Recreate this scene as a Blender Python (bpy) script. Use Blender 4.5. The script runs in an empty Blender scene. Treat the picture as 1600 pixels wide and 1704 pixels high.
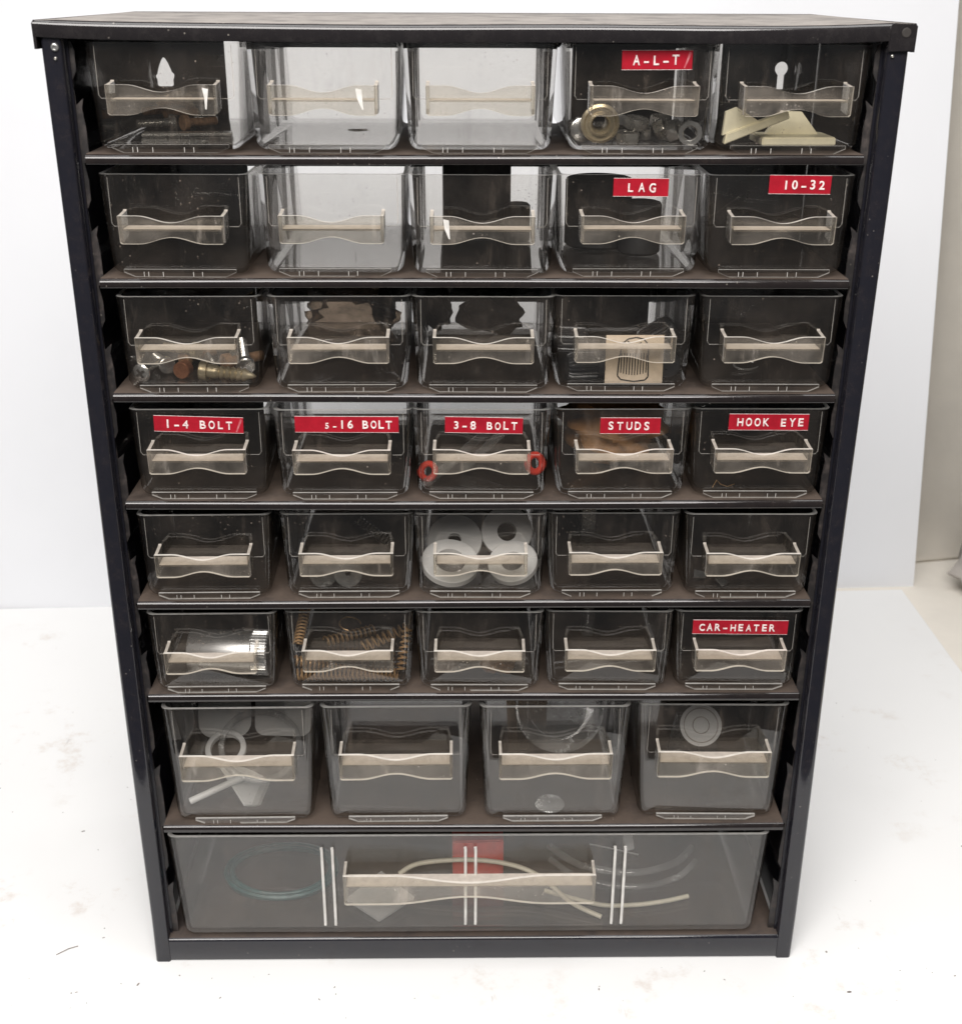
import bpy, bmesh, math, random
from mathutils import Vector, Matrix
random.seed(7)
S = bpy.context.scene
C = S.collection
MM = 0.001

# ------------------------------------------------------------------ camera
def set_camera():
    pitch, roll, yaw = 0.4014, 0.0044, 0.0152
    fw = Vector((math.sin(yaw)*math.cos(pitch), math.cos(yaw)*math.cos(pitch), -math.sin(pitch)))
    r = fw.cross(Vector((0, 0, 1))).normalized(); u = r.cross(fw)
    r2 = r*math.cos(roll) + u*math.sin(roll); u2 = u*math.cos(roll) - r*math.sin(roll)
    cd = bpy.data.cameras.new('camera'); co = bpy.data.objects.new('camera', cd); C.objects.link(co)
    m = Matrix((( r2.x, u2.x, -fw.x, -0.0049), (r2.y, u2.y, -fw.y, -0.4735), (r2.z, u2.z, -fw.z, 0.4391), (0, 0, 0, 1)))
    co.matrix_world = m
    cd.sensor_fit = 'VERTICAL'; cd.sensor_height = 24.0; cd.sensor_width = 24.0
    cd.lens = 24.0*2064.9/1704.0
    cd.clip_start = 0.01; cd.clip_end = 50
    cd.dof.use_dof = True; cd.dof.focus_distance = 0.515; cd.dof.aperture_fstop = 16
    S.camera = co
set_camera()

# ------------------------------------------------------------------ world, lamps, exposure
w = bpy.data.worlds.new('World'); S.world = w; w.use_nodes = True
w.node_tree.nodes['Background'].inputs[0].default_value = (0.95, 0.97, 1.0, 1)
w.node_tree.nodes['Background'].inputs[1].default_value = 0.10
def area_lamp(name, loc, target, size, watts, col):
    l = bpy.data.lights.new(name, 'AREA'); l.shape = 'RECTANGLE'; l.size, l.size_y = size
    l.energy = watts; l.color = col
    o = bpy.data.objects.new(name, l); C.objects.link(o); o.location = loc
    o.rotation_euler = (Vector(target)-Vector(loc)).to_track_quat('-Z', 'Y').to_euler()
    return o
area_lamp('softbox_lamp', (-0.12, -0.78, 0.98), (0.0, 0.0, 0.18), (0.9, 0.5), 18.4, (1.0, 0.965, 0.935))
area_lamp('ceiling_lamp', (0.05, -0.14, 1.35), (0.02, 0.02, 0.0), (1.0, 0.7), 10.6, (1.0, 0.985, 0.97))
S.view_settings.view_transform = 'Standard'; S.view_settings.look = 'None'
S.view_settings.exposure = 0.0; S.view_settings.gamma = 1.0; S.view_settings.use_curve_mapping = False
S.render.engine = 'CYCLES'
cy = S.cycles
cy.max_bounces = 10; cy.diffuse_bounces = 4; cy.glossy_bounces = 5; cy.transmission_bounces = 8
cy.transparent_max_bounces = 48; cy.use_denoising = True
cy.caustics_reflective = False; cy.caustics_refractive = False
cy.sample_clamp_indirect = 6.0

# ------------------------------------------------------------------ materials
class NT:
    def __init__(s, name):
        s.m = bpy.data.materials.new(name); s.m.use_nodes = True
        s.t = s.m.node_tree; s.t.nodes.clear(); s.out = s.n('ShaderNodeOutputMaterial')
    def n(s, typ, **kw):
        nd = s.t.nodes.new(typ)
        for k, v in kw.items():
            if k.startswith('i_'):
                nd.inputs[k[2:].replace('_', ' ')].default_value = v
            else: setattr(nd, k, v)
        return nd
    def l(s, a, b): s.t.links.new(a, b)
    def math(s, op, a, b=None, clamp=False):
        nd = s.n('ShaderNodeMath', operation=op, use_clamp=clamp)
        for i, v in enumerate((a, b)):
            if v is None: continue
            if isinstance(v, (int, float)): nd.inputs[i].default_value = v
            else: s.l(v, nd.inputs[i])
        return nd.outputs[0]
    def ramp(s, src, lo, hi, a=0.0, b=1.0):
        nd = s.n('ShaderNodeMapRange', interpolation_type='SMOOTHSTEP')
        nd.inputs['From Min'].default_value = lo; nd.inputs['From Max'].default_value = hi
        nd.inputs['To Min'].default_value = a; nd.inputs['To Max'].default_value = b
        s.l(src, nd.inputs['Value']); return nd.outputs[0]
    def coords(s, rand=True, scale=(1, 1, 1)):
        tc = s.n('ShaderNodeTexCoord')
        mp = s.n('ShaderNodeMapping'); mp.inputs['Scale'].default_value = scale
        s.l(tc.outputs['Object'], mp.inputs['Vector'])
        if rand:
            oi = s.n('ShaderNodeObjectInfo'); v = s.n('ShaderNodeVectorMath', operation='SCALE')
            v.inputs[0].default_value = (3.1, 7.7, 5.3); s.l(oi.outputs['Random'], v.inputs['Scale'])
            s.l(v.outputs[0], mp.inputs['Location'])
        return mp.outputs[0]
    def noise(s, vec, scale, detail=4.0, rough=0.6):
        nd = s.n('ShaderNodeTexNoise'); nd.inputs['Scale'].default_value = scale
        nd.inputs['Detail'].default_value = detail; nd.inputs['Roughness'].default_value = rough
        s.l(vec, nd.inputs['Vector']); return nd.outputs['Fac']
    def specks(s, vec, scale, size, keep):
        v = s.n('ShaderNodeTexVoronoi'); v.inputs['Scale'].default_value = scale; s.l(vec, v.inputs['Vector'])
        d = s.math('LESS_THAN', v.outputs['Distance'], size)
        sep = s.n('ShaderNodeSeparateColor'); s.l(v.outputs['Color'], sep.inputs[0])
        k = s.math('LESS_THAN', sep.outputs[0], keep)
        return s.math('MULTIPLY', d, k)
    def mixc(s, f, a, b):
        nd = s.n('ShaderNodeMix', data_type='RGBA')
        if isinstance(f, (int, float)): nd.inputs[0].default_value = f
        else: s.l(f, nd.inputs[0])
        for i, v in ((6, a), (7, b)):
            if isinstance(v, tuple): nd.inputs[i].default_value = (*v, 1) if len(v) == 3 else v
            else: s.l(v, nd.inputs[i])
        return nd.outputs[2]
    def mixs(s, f, a, b):
        nd = s.n('ShaderNodeMixShader')
        if isinstance(f, (int, float)): nd.inputs[0].default_value = f
        else: s.l(f, nd.inputs[0])
        s.l(a, nd.inputs[1]); s.l(b, nd.inputs[2]); return nd.outputs[0]
    def done(s, sh): s.l(sh, s.out.inputs[0]); return s.m

def clear_plastic(name, near, edge, haze=0.010, speck=0.30, rough=0.02, hazecol=(0.50, 0.41, 0.34), refl=1.0):
    k = NT(name)
    lw = k.n('ShaderNodeLayerWeight'); lw.inputs['Blend'].default_value = 0.5
    fac = lw.outputs['Facing']
    p5 = k.math('POWER', fac, 4.2)
    fr = k.math('ADD', k.math('MULTIPLY', p5, 0.95), 0.054*refl, clamp=True)
    tr = k.n('ShaderNodeBsdfTransparent')
    k.l(k.mixc(k.math('POWER', fac, 3.0), near, edge), tr.inputs['Color'])
    gl = k.n('ShaderNodeBsdfGlossy'); gl.inputs['Roughness'].default_value = rough
    base = k.mixs(fr, tr.outputs[0], gl.outputs[0])
    v = k.coords()
    streak = k.ramp(k.noise(k.coords(scale=(1, 1, 0.25)), 130, 6, 0.7), 0.55, 0.80, 0.0, haze*8)
    film = k.ramp(k.noise(v, 45, 4, 0.6), 0.35, 0.75, haze*0.4, haze*2.2)
    msk = k.ramp(k.noise(v, 38, 3, 0.5), 0.50, 0.68)
    sp = k.math('MULTIPLY', k.math('MULTIPLY', k.specks(v, 620, 0.20, 0.16), speck), msk)
    sp2 = k.math('MULTIPLY', k.specks(v, 230, 0.07, 0.05), speck*1.2)
    amt = k.math('ADD', k.math('ADD', streak, film), k.math('ADD', sp, sp2), clamp=True)
    df = k.n('ShaderNodeBsdfDiffuse'); df.inputs['Color'].default_value = (*hazecol, 1)
    return k.done(k.mixs(amt, base, df.outputs[0]))

def enamel(name, base=(0.014, 0.012, 0.013), rough=0.085, dust=(0.105, 0.076, 0.058), up=0.85, wall=0.11, speck=0.7, spec=0.6):
    k = NT(name)
    v = k.coords(rand=True)
    g = k.n('ShaderNodeNewGeometry'); sx = k.n('ShaderNodeSeparateXYZ'); k.l(g.outputs['Normal'], sx.inputs[0])
    upn = k.ramp(sx.outputs['Z'], 0.90, 0.995)
    n1 = k.noise(v, 60, 6, 0.65); n2 = k.noise(v, 2600, 2, 0.6)
    d_up = k.math('MULTIPLY', upn, k.math('MULTIPLY', k.ramp(n1, 0.22, 0.62, 0.35, 1.0), up))
    d_wall = k.math('MULTIPLY', k.ramp(k.noise(v, 210, 6, 0.75), 0.42, 0.8), wall*2.2)
    grain = k.ramp(n2, 0.3, 0.7, 0.72, 1.0)
    d = k.math('MULTIPLY', k.math('ADD', d_up, d_wall, clamp=True), grain)
    msk = k.ramp(k.noise(v, 33, 3, 0.5), 0.46, 0.66)
    sp = k.math('MULTIPLY', k.math('MULTIPLY', k.specks(v, 520, 0.16, 0.16), 0.5*speck), msk)
    sp2 = k.math('MULTIPLY', k.specks(v, 150, 0.035, 0.035), 0.9*speck)
    col = k.mixc(d, base, dust)
    col = k.mixc(k.math('ADD', sp, sp2, clamp=True), col, (0.42, 0.38, 0.33))
    b = k.n('ShaderNodeBsdfPrincipled'); k.l(col, b.inputs['Base Color'])
    b.inputs['Specular IOR Level'].default_value = spec
    scr = k.noise(k.coords(scale=(1, 1, 6)), 120, 5, 0.7)
    rg = k.math('ADD', k.ramp(d, 0.0, 0.5, rough, 0.75), k.ramp(scr, 0.5, 0.75, 0.0, 0.08), clamp=True)
    k.l(rg, b.inputs['Roughness'])
    bp = k.n('ShaderNodeBump'); bp.inputs['Strength'].default_value = 0.025; bp.inputs['Distance'].default_value = 0.0004
    k.l(k.noise(v, 260, 3, 0.5), bp.inputs['Height']); k.l(bp.outputs[0], b.inputs['Normal'])
    return k.done(b.outputs[0])

def plain(name, col, rough=0.5, metal=0.0, var=0.25, scale=300.0, spec=0.5, bump=0.0, col2=None, trans=0.0):
    k = NT(name); v = k.coords()
    n = k.noise(v, scale, 5, 0.65)
    c2 = col2 or tuple(c*(1-var) for c in col)
    c = k.mixc(k.ramp(n, 0.35, 0.7), col, c2)
    b = k.n('ShaderNodeBsdfPrincipled'); k.l(c, b.inputs['Base Color'])
    b.inputs['Metallic'].default_value = metal; b.inputs['Specular IOR Level'].default_value = spec
    k.l(k.ramp(n, 0.3, 0.8, rough*0.85, min(1, rough*1.3)), b.inputs['Roughness'])
    if bump:
        bp = k.n('ShaderNodeBump'); bp.inputs['Strength'].default_value = bump; bp.inputs['Distance'].default_value = 0.001
        k.l(n, bp.inputs['Height']); k.l(bp.outputs[0], b.inputs['Normal'])
    sh = b.outputs[0]
    if trans:
        t = k.n('ShaderNodeBsdfTransparent'); t.inputs[0].default_value = (0.95, 0.93, 0.9, 1)
        sh = k.mixs(trans, sh, t.outputs[0])
    return k.done(sh)

M = {}
M['clear'] = clear_plastic('clear_drawer_plastic', (0.955, 0.95, 0.94), (0.52, 0.51, 0.50), rough=0.006, refl=1.2)
M['clear_handle'] = clear_plastic('clear_handle_plastic', (0.95, 0.935, 0.90), (0.78, 0.76, 0.72), haze=0.034, hazecol=(0.80, 0.72, 0.64))
M['dark_refl_rib'] = clear_plastic('rib_plastic_shaded', (0.60, 0.595, 0.59), (0.22, 0.22, 0.22), haze=0.004, speck=0.0)  # dark reflections seen in the ribs are put into their tint
M['edge'] = plain('piped_light_edge', (0.84, 0.79, 0.72), 0.3, var=0.2, scale=300, trans=0.24)  # pale cream carries the light piped to the plate edges
M['ear'] = plain('handle_ear', (0.62, 0.56, 0.49), 0.5, var=0.25, scale=300, trans=0.35)
M['groove'] = plain('groove_line', (0.8, 0.77, 0.72), 0.3, var=0.3, scale=200, trans=0.72)
M['rim'] = plain('piped_light_rim', (0.84, 0.82, 0.78), 0.3, var=0.25, scale=400, trans=0.45)  # light piped to the tray rims is put into this pale colour
M['dusty_ledge'] = plain('dusty_ledge', (0.66, 0.585, 0.515), 0.7, var=0.18, scale=260, trans=0.18, spec=0.3)
M['ridge'] = plain('frosted_ridge', (0.88, 0.86, 0.82), 0.25, var=0.25, scale=130, trans=0.25)
M['enamel'] = enamel('black_enamel', base=(0.012, 0.012, 0.017), wall=0.05)
M['shelf_enamel'] = enamel('shelf_enamel', base=(0.015, 0.012, 0.012), wall=0.055, up=0.95)
M['bracket'] = enamel('black_bracket', base=(0.016, 0.014, 0.014), rough=0.45, wall=0.26, up=0.8, dust=(0.15, 0.115, 0.10))
M['cover'] = enamel('cover_enamel', base=(0.016, 0.014, 0.015), rough=0.06, up=0.85, wall=0.018, dust=(0.40, 0.365, 0.335), speck=0.9)  # tan dust, lightened to carry the backdrop's glare on the top
M['tape'] = plain('red_tape', (0.40, 0.012, 0.026), 0.2, var=0.25, scale=120, bump=0.12)
M['letter'] = plain('embossed_white', (0.86, 0.82, 0.80), 0.45, scale=900, col2=(0.70, 0.46, 0.46))
M['crease'] = plain('crease_glare', (0.58, 0.20, 0.22), 0.4, scale=500, col2=(0.42, 0.03, 0.05))  # worn crease with its glare put into the colour
M['steel'] = plain('steel', (0.70, 0.69, 0.67), 0.22, 0.85, var=0.35, scale=350)
M['dark_steel'] = plain('dark_steel', (0.52, 0.50, 0.46), 0.26, 0.75, var=0.5, scale=350)
M['zinc'] = plain('yellow_zinc', (0.68, 0.58, 0.40), 0.30, 0.65, var=0.3, scale=250)
M['alu'] = plain('aluminium', (0.78, 0.78, 0.78), 0.30, 0.9, var=0.12, scale=120)
M['copper'] = plain('copper', (0.55, 0.24, 0.13), 0.4, 0.6, var=0.3, scale=300)
M['bronze'] = plain('bronze_wire', (0.70, 0.44, 0.22), 0.35, 0.45, var=0.35, scale=500)
M['rust'] = plain('rust', (0.30, 0.17, 0.09), 0.7, 0.2, var=0.5, scale=500, bump=0.3)
M['milky'] = plain('milky_film', (0.74, 0.74, 0.73), 0.3, var=0.06, scale=120, trans=0.5)
M['cream'] = plain('cream_plastic', (0.82, 0.76, 0.56), 0.42, var=0.12, scale=120)
M['white_plastic'] = plain('milky_plastic', (0.90, 0.90, 0.89), 0.35, var=0.06, scale=150, trans=0.24)
M['white_solid'] = plain('white_nylon', (0.80, 0.79, 0.77), 0.4, var=0.08, scale=150)
M['black_rubber'] = plain('black_rubber', (0.02, 0.02, 0.021), 0.55, var=0.4, scale=300, bump=0.15)
M['black_plastic'] = plain('black_plastic', (0.022, 0.022, 0.024), 0.30, var=0.2, scale=300)
M['card'] = plain('kraft_card', (0.80, 0.66, 0.51), 0.8, var=0.15, scale=250, spec=0.2)
M['ink'] = plain('black_ink', (0.03, 0.025, 0.022), 0.7, var=0.2)
M['red_plastic'] = plain('red_plastic', (0.72, 0.055, 0.03), 0.35, var=0.2, scale=200)
M['brown'] = plain('brown_paper', (0.46, 0.23, 0.085), 0.7, var=0.5, scale=90, bump=0.3)
M['bag'] = clear_plastic('bag_film', (0.66, 0.58, 0.50), (0.40, 0.34, 0.28), haze=0.09, speck=0.0, rough=0.12, hazecol=(0.34, 0.26, 0.19))
M['film'] = clear_plastic('clear_film', (0.92, 0.92, 0.92), (0.82, 0.82, 0.82), haze=0.10, speck=0.0, rough=0.06, hazecol=(0.8, 0.8, 0.78))
M['teal'] = plain('teal_wire', (0.012, 0.085, 0.08), 0.4, var=0.3)
M['cable'] = plain('cream_cable', (0.70, 0.65, 0.52), 0.45, var=0.12)
M['grey_fabric'] = plain('grey_fabric', (0.40, 0.37, 0.34), 0.9, var=0.2, scale=40, bump=0.2)
M['beige'] = plain('beige_cloth', (0.80, 0.755, 0.68), 0.85, var=0.07, scale=14, spec=0.2)
M['fleck'] = plain('dark_fleck', (0.22, 0.19, 0.17), 0.8, var=0.4)

def board_mat(name, col, stains):
    k = NT(name); tc = k.n('ShaderNodeTexCoord'); v = tc.outputs['Object']
    c = k.mixc(k.ramp(k.noise(v, 5, 4, 0.6), 0.4, 0.75), col, tuple(x*0.965 for x in col))
    if stains:
        s1 = k.math('MULTIPLY', k.ramp(k.noise(v, 34, 6, 0.72), 0.54, 0.72), k.ramp(k.noise(v, 9, 2, 0.5), 0.44, 0.62))
        c = k.mixc(k.math('MULTIPLY', s1, 0.42), c, (0.50, 0.39, 0.30))
        mp = k.n('ShaderNodeMapping'); mp.inputs['Scale'].default_value = (1.0, 0.28, 1.0); mp.inputs['Rotation'].default_value = (0, 0, 0.5)
        k.l(v, mp.inputs['Vector'])
        s2 = k.math('MULTIPLY', k.ramp(k.noise(mp.outputs[0], 130, 5, 0.7), 0.64, 0.74), k.ramp(k.noise(v, 9, 2, 0.5), 0.5, 0.65))
        c = k.mixc(k.math('MULTIPLY', s2, 0.45), c, (0.40, 0.37, 0.35))
    b = k.n('ShaderNodeBsdfPrincipled'); k.l(c, b.inputs['Base Color'])
    b.inputs['Roughness'].default_value = 0.55; b.inputs['Specular IOR Level'].default_value = 0.25
    return k.done(b.outputs[0])
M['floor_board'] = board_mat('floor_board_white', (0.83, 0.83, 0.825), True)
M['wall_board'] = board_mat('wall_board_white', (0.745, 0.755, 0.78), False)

# ------------------------------------------------------------------ mesh helpers (all in millimetres)
def finish(name, bm, mats, parent=None, loc=(0, 0, 0), rot=(0, 0, 0), smooth=35, recalc=True):
    if recalc: bmesh.ops.recalc_face_normals(bm, faces=bm.faces)
    bm.transform(Matrix.Scale(MM, 4))
    me = bpy.data.meshes.new(name); bm.to_mesh(me); bm.free()
    for m in (mats if isinstance(mats, (list, tuple)) else [mats]): me.materials.append(M[m])
    if smooth:
        for p in me.polygons: p.use_smooth = True
        me.set_sharp_from_angle(angle=math.radians(smooth))
    return place(name, me, parent, loc, rot)
def place(name, me, parent=None, loc=(0, 0, 0), rot=(0, 0, 0)):
    o = bpy.data.objects.new(name, me); C.objects.link(o)
    o.location = [c*MM for c in loc]; o.rotation_euler = rot
    if parent: o.parent = parent
    return o
def empty(name, loc, rot=(0, 0, 0)):
    o = bpy.data.objects.new(name, None); C.objects.link(o); o.empty_display_size = 0.01
    o.location = [c*MM for c in loc]; o.rotation_euler = rot
    return o
def tag(o, label, cat, group=None, kind=None):
    if label: o['label'] = label
    if cat: o['category'] = cat
    if group: o['group'] = group
    if kind: o['kind'] = kind
    return o
def box(bm, x0, x1, y0, y1, z0, z1, mi=0):
    vs = [bm.verts.new((x, y, z)) for x in (x0, x1) for y in (y0, y1) for z in (z0, z1)]
    for q in ((0, 1, 3, 2), (4, 6, 7, 5), (0, 4, 5, 1), (2, 3, 7, 6), (0, 2, 6, 4), (1, 5, 7, 3)):
        f = bm.faces.new([vs[i] for i in q]); f.material_index = mi
def prism_y(bm, poly, y0, y1, mi=0, rim=None):      # polygon in x,z
    a = [bm.verts.new((x, y0, z)) for x, z in poly]; b = [bm.verts.new((x, y1, z)) for x, z in poly]
    for f in (bm.faces.new(a), bm.faces.new(b[::-1])): f.material_index = mi
    n = len(poly)
    for i in range(n):
        f = bm.faces.new((a[i], a[(i+1) % n], b[(i+1) % n], b[i])); f.material_index = mi if rim is None else rim
def prism_x(bm, poly, x0, x1, mi=0):                # polygon in y,z
    a = [bm.verts.new((x0, y, z)) for y, z in poly]; b = [bm.verts.new((x1, y, z)) for y, z in poly]
    for f in (bm.faces.new(a), bm.faces.new(b[::-1])): f.material_index = mi
    n = len(poly)
    for i in range(n): bm.faces.new((a[i], a[(i+1) % n], b[(i+1) % n], b[i])).material_index = mi
def prism_z(bm, poly, z0, z1, mi=0):                # polygon in x,y
    a = [bm.verts.new((x, y, z0)) for x, y in poly]; b = [bm.verts.new((x, y, z1)) for x, y in poly]
    for f in (bm.faces.new(a), bm.faces.new(b[::-1])): f.material_index = mi
    n = len(poly)
    for i in range(n): bm.faces.new((a[i], a[(i+1) % n], b[(i+1) % n], b[i])).material_index = mi
def lathe(bm, prof, n=24, mi=0, mod=None, mis=None):   # closed or open profile (r,h) about z
    rings = []
    for r, h in prof:
        if r <= 1e-6: rings.append([bm.verts.new((0, 0, h))])
        else: rings.append([bm.verts.new(((r*(mod(a) if mod else 1))*math.cos(a), (r*(mod(a) if mod else 1))*math.sin(a), h)) for a in [2*math.pi*i/n for i in range(n)]])
    for k in range(len(rings)-1):
        A, B = rings[k], rings[k+1]
        m_ = mis[k] if mis else mi
        for i in range(n):
            j = (i+1) % n
            if len(A) == 1 and len(B) == 1: continue
            if len(A) == 1: f = bm.faces.new((A[0], B[i], B[j]))
            elif len(B) == 1: f = bm.faces.new((A[i], A[j], B[0]))
            else: f = bm.faces.new((A[i], A[j], B[j], B[i]))
            f.material_index = m_
def hexlathe(bm, r, hole, h):
    pts = [(r*math.cos(math.pi/3*i), r*math.sin(math.pi/3*i)) for i in range(6)]
    n = 24
    def ring(rad, z, hexa):
        out = []
        for i in range(n):
            a = 2*math.pi*i/n
            if hexa:
                d = (r*math.cos(math.pi/6))/max(0.5, math.cos(((a) % (math.pi/3))-math.pi/6))
                rr = min(d, rad)
            else: rr = rad
            out.append(bm.verts.new((rr*math.cos(a), rr*math.sin(a), z)))
        return out
    R = [ring(hole, 0.3, False), ring(hole*1.15, 0, False), ring(r*0.9, 0, True), ring(r*1.0, 0.5, True), ring(r, h-0.5, True), ring(r*0.9, h, True), ring(hole*1.15, h, False), ring(hole, h-0.3, False)]
    for k in range(len(R)):
        A, B = R[k], R[(k+1) % len(R)]
        for i in range(n): bm.faces.new((A[i], A[(i+1) % n], B[(i+1) % n], B[i]))
def tube(bm, pts, r, n=6, mi=0, closed=False):
    P = [Vector(p) for p in pts]; rings = []; m = len(P)
    up = Vector((0.13, 0.31, 0.94))
    for i, p in enumerate(P):
        a = P[(i-1) % m] if (closed or i > 0) else p; b = P[(i+1) % m] if (closed or i < m-1) else p
        t = (b-a).normalized(); s = t.cross(up)
        if s.length < 0.05: s = t.cross(Vector((1, 0, 0)))
        s.normalize(); q = s.cross(t)
        rr = r(i/(m-1)) if callable(r) else r
        rings.append([bm.verts.new(p + (s*math.cos(2*math.pi*k/n)+q*math.sin(2*math.pi*k/n))*rr) for k in range(n)])
    for i in range(m if closed else m-1):
        A, B = rings[i], rings[(i+1) % m]
        for k in range(n): bm.faces.new((A[k], A[(k+1) % n], B[(k+1) % n], B[k])).material_index = mi
    if not closed:
        bm.faces.new(rings[0][::-1]).material_index = mi; bm.faces.new(rings[-1]).material_index = mi
def helix(r, length, turns, n=12, taper=0.0):
    N = int(turns*n)
    return [(length*i/N, r*(1-taper*i/N)*math.cos(2*math.pi*i/n), r*(1-taper*i/N)*math.sin(2*math.pi*i/n)) for i in range(N+1)]

# ------------------------------------------------------------------ the setting: table, boards, cloths
def setting():
    bm = bmesh.new(); box(bm, -900, 900, -156, 1300, -32, -2.2)
    tag(finish('tabletop', bm, 'beige', smooth=0), None, None, kind='structure')
    # white board lying on the table; back edge follows the leaning board
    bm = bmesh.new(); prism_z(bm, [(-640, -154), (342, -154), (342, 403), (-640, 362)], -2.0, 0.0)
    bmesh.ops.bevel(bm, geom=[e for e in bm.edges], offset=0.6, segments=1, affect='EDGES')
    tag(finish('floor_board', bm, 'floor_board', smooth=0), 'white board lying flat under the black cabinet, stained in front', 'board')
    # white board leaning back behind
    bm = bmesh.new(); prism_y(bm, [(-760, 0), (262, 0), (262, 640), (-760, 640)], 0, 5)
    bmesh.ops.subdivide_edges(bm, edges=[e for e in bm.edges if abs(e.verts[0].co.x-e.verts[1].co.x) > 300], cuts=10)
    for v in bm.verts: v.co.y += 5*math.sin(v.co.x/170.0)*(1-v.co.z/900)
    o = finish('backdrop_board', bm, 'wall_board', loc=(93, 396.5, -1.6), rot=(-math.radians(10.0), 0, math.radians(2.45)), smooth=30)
    tag(o, 'large white board leaning upright behind the black cabinet', 'board')
    # beige sheet hung behind the boards, sweeping down on to the table
    bm = bmesh.new(); N = 24; K = 24; rows = []
    for i in range(N+1):
        x = 300+i*24; row = []
        for j in range(K+1):
            s = j/K
            z = 0.4+600*s*s if s < 0.2 else 24.4+620*(s-0.2)
            y = 466+0.178*z+6*math.sin(x*0.05+s*4)+4*math.sin(x*0.11) - 10*max(0, 0.2-s)/0.2
            row.append(bm.verts.new((x, y, z)))
        rows.append(row)
    for i in range(N):
        for j in range(K): bm.faces.new((rows[i][j], rows[i+1][j], rows[i+1][j+1], rows[i][j+1]))
    bmesh.ops.solidify(bm, geom=bm.faces[:], thickness=1.5)
    tag(finish('hanging_sheet', bm, 'beige', smooth=60), 'beige cloth sheet hanging behind the edge of the leaning white board', 'cloth')
    # crumpled grey fabric
    bm = bmesh.new(); bmesh.ops.create_uvsphere(bm, u_segments=48, v_segments=32, radius=1)
    for v in bm.verts:
        a = math.atan2(v.co.y, v.co.x)
        k = 1+0.07*math.sin(9*a+4*v.co.z)+0.05*math.sin(17*a-6*v.co.z)+0.05*math.sin(7*v.co.z+3*a)
        v.co = Vector((v.co.x*70*k, v.co.y*40*k, (v.co.z*95*k if v.co.z > 0 else v.co.z*18)))
    zmin = min(v.co.z for v in bm.verts)
    for v in bm.verts: v.co.z -= zmin
    tag(finish('crumpled_fabric', bm, 'grey_fabric', loc=(456, 398, -2.1), smooth=60), 'crumpled grey fabric bundle on the beige table beside the boards', 'fabric')
setting()

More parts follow.
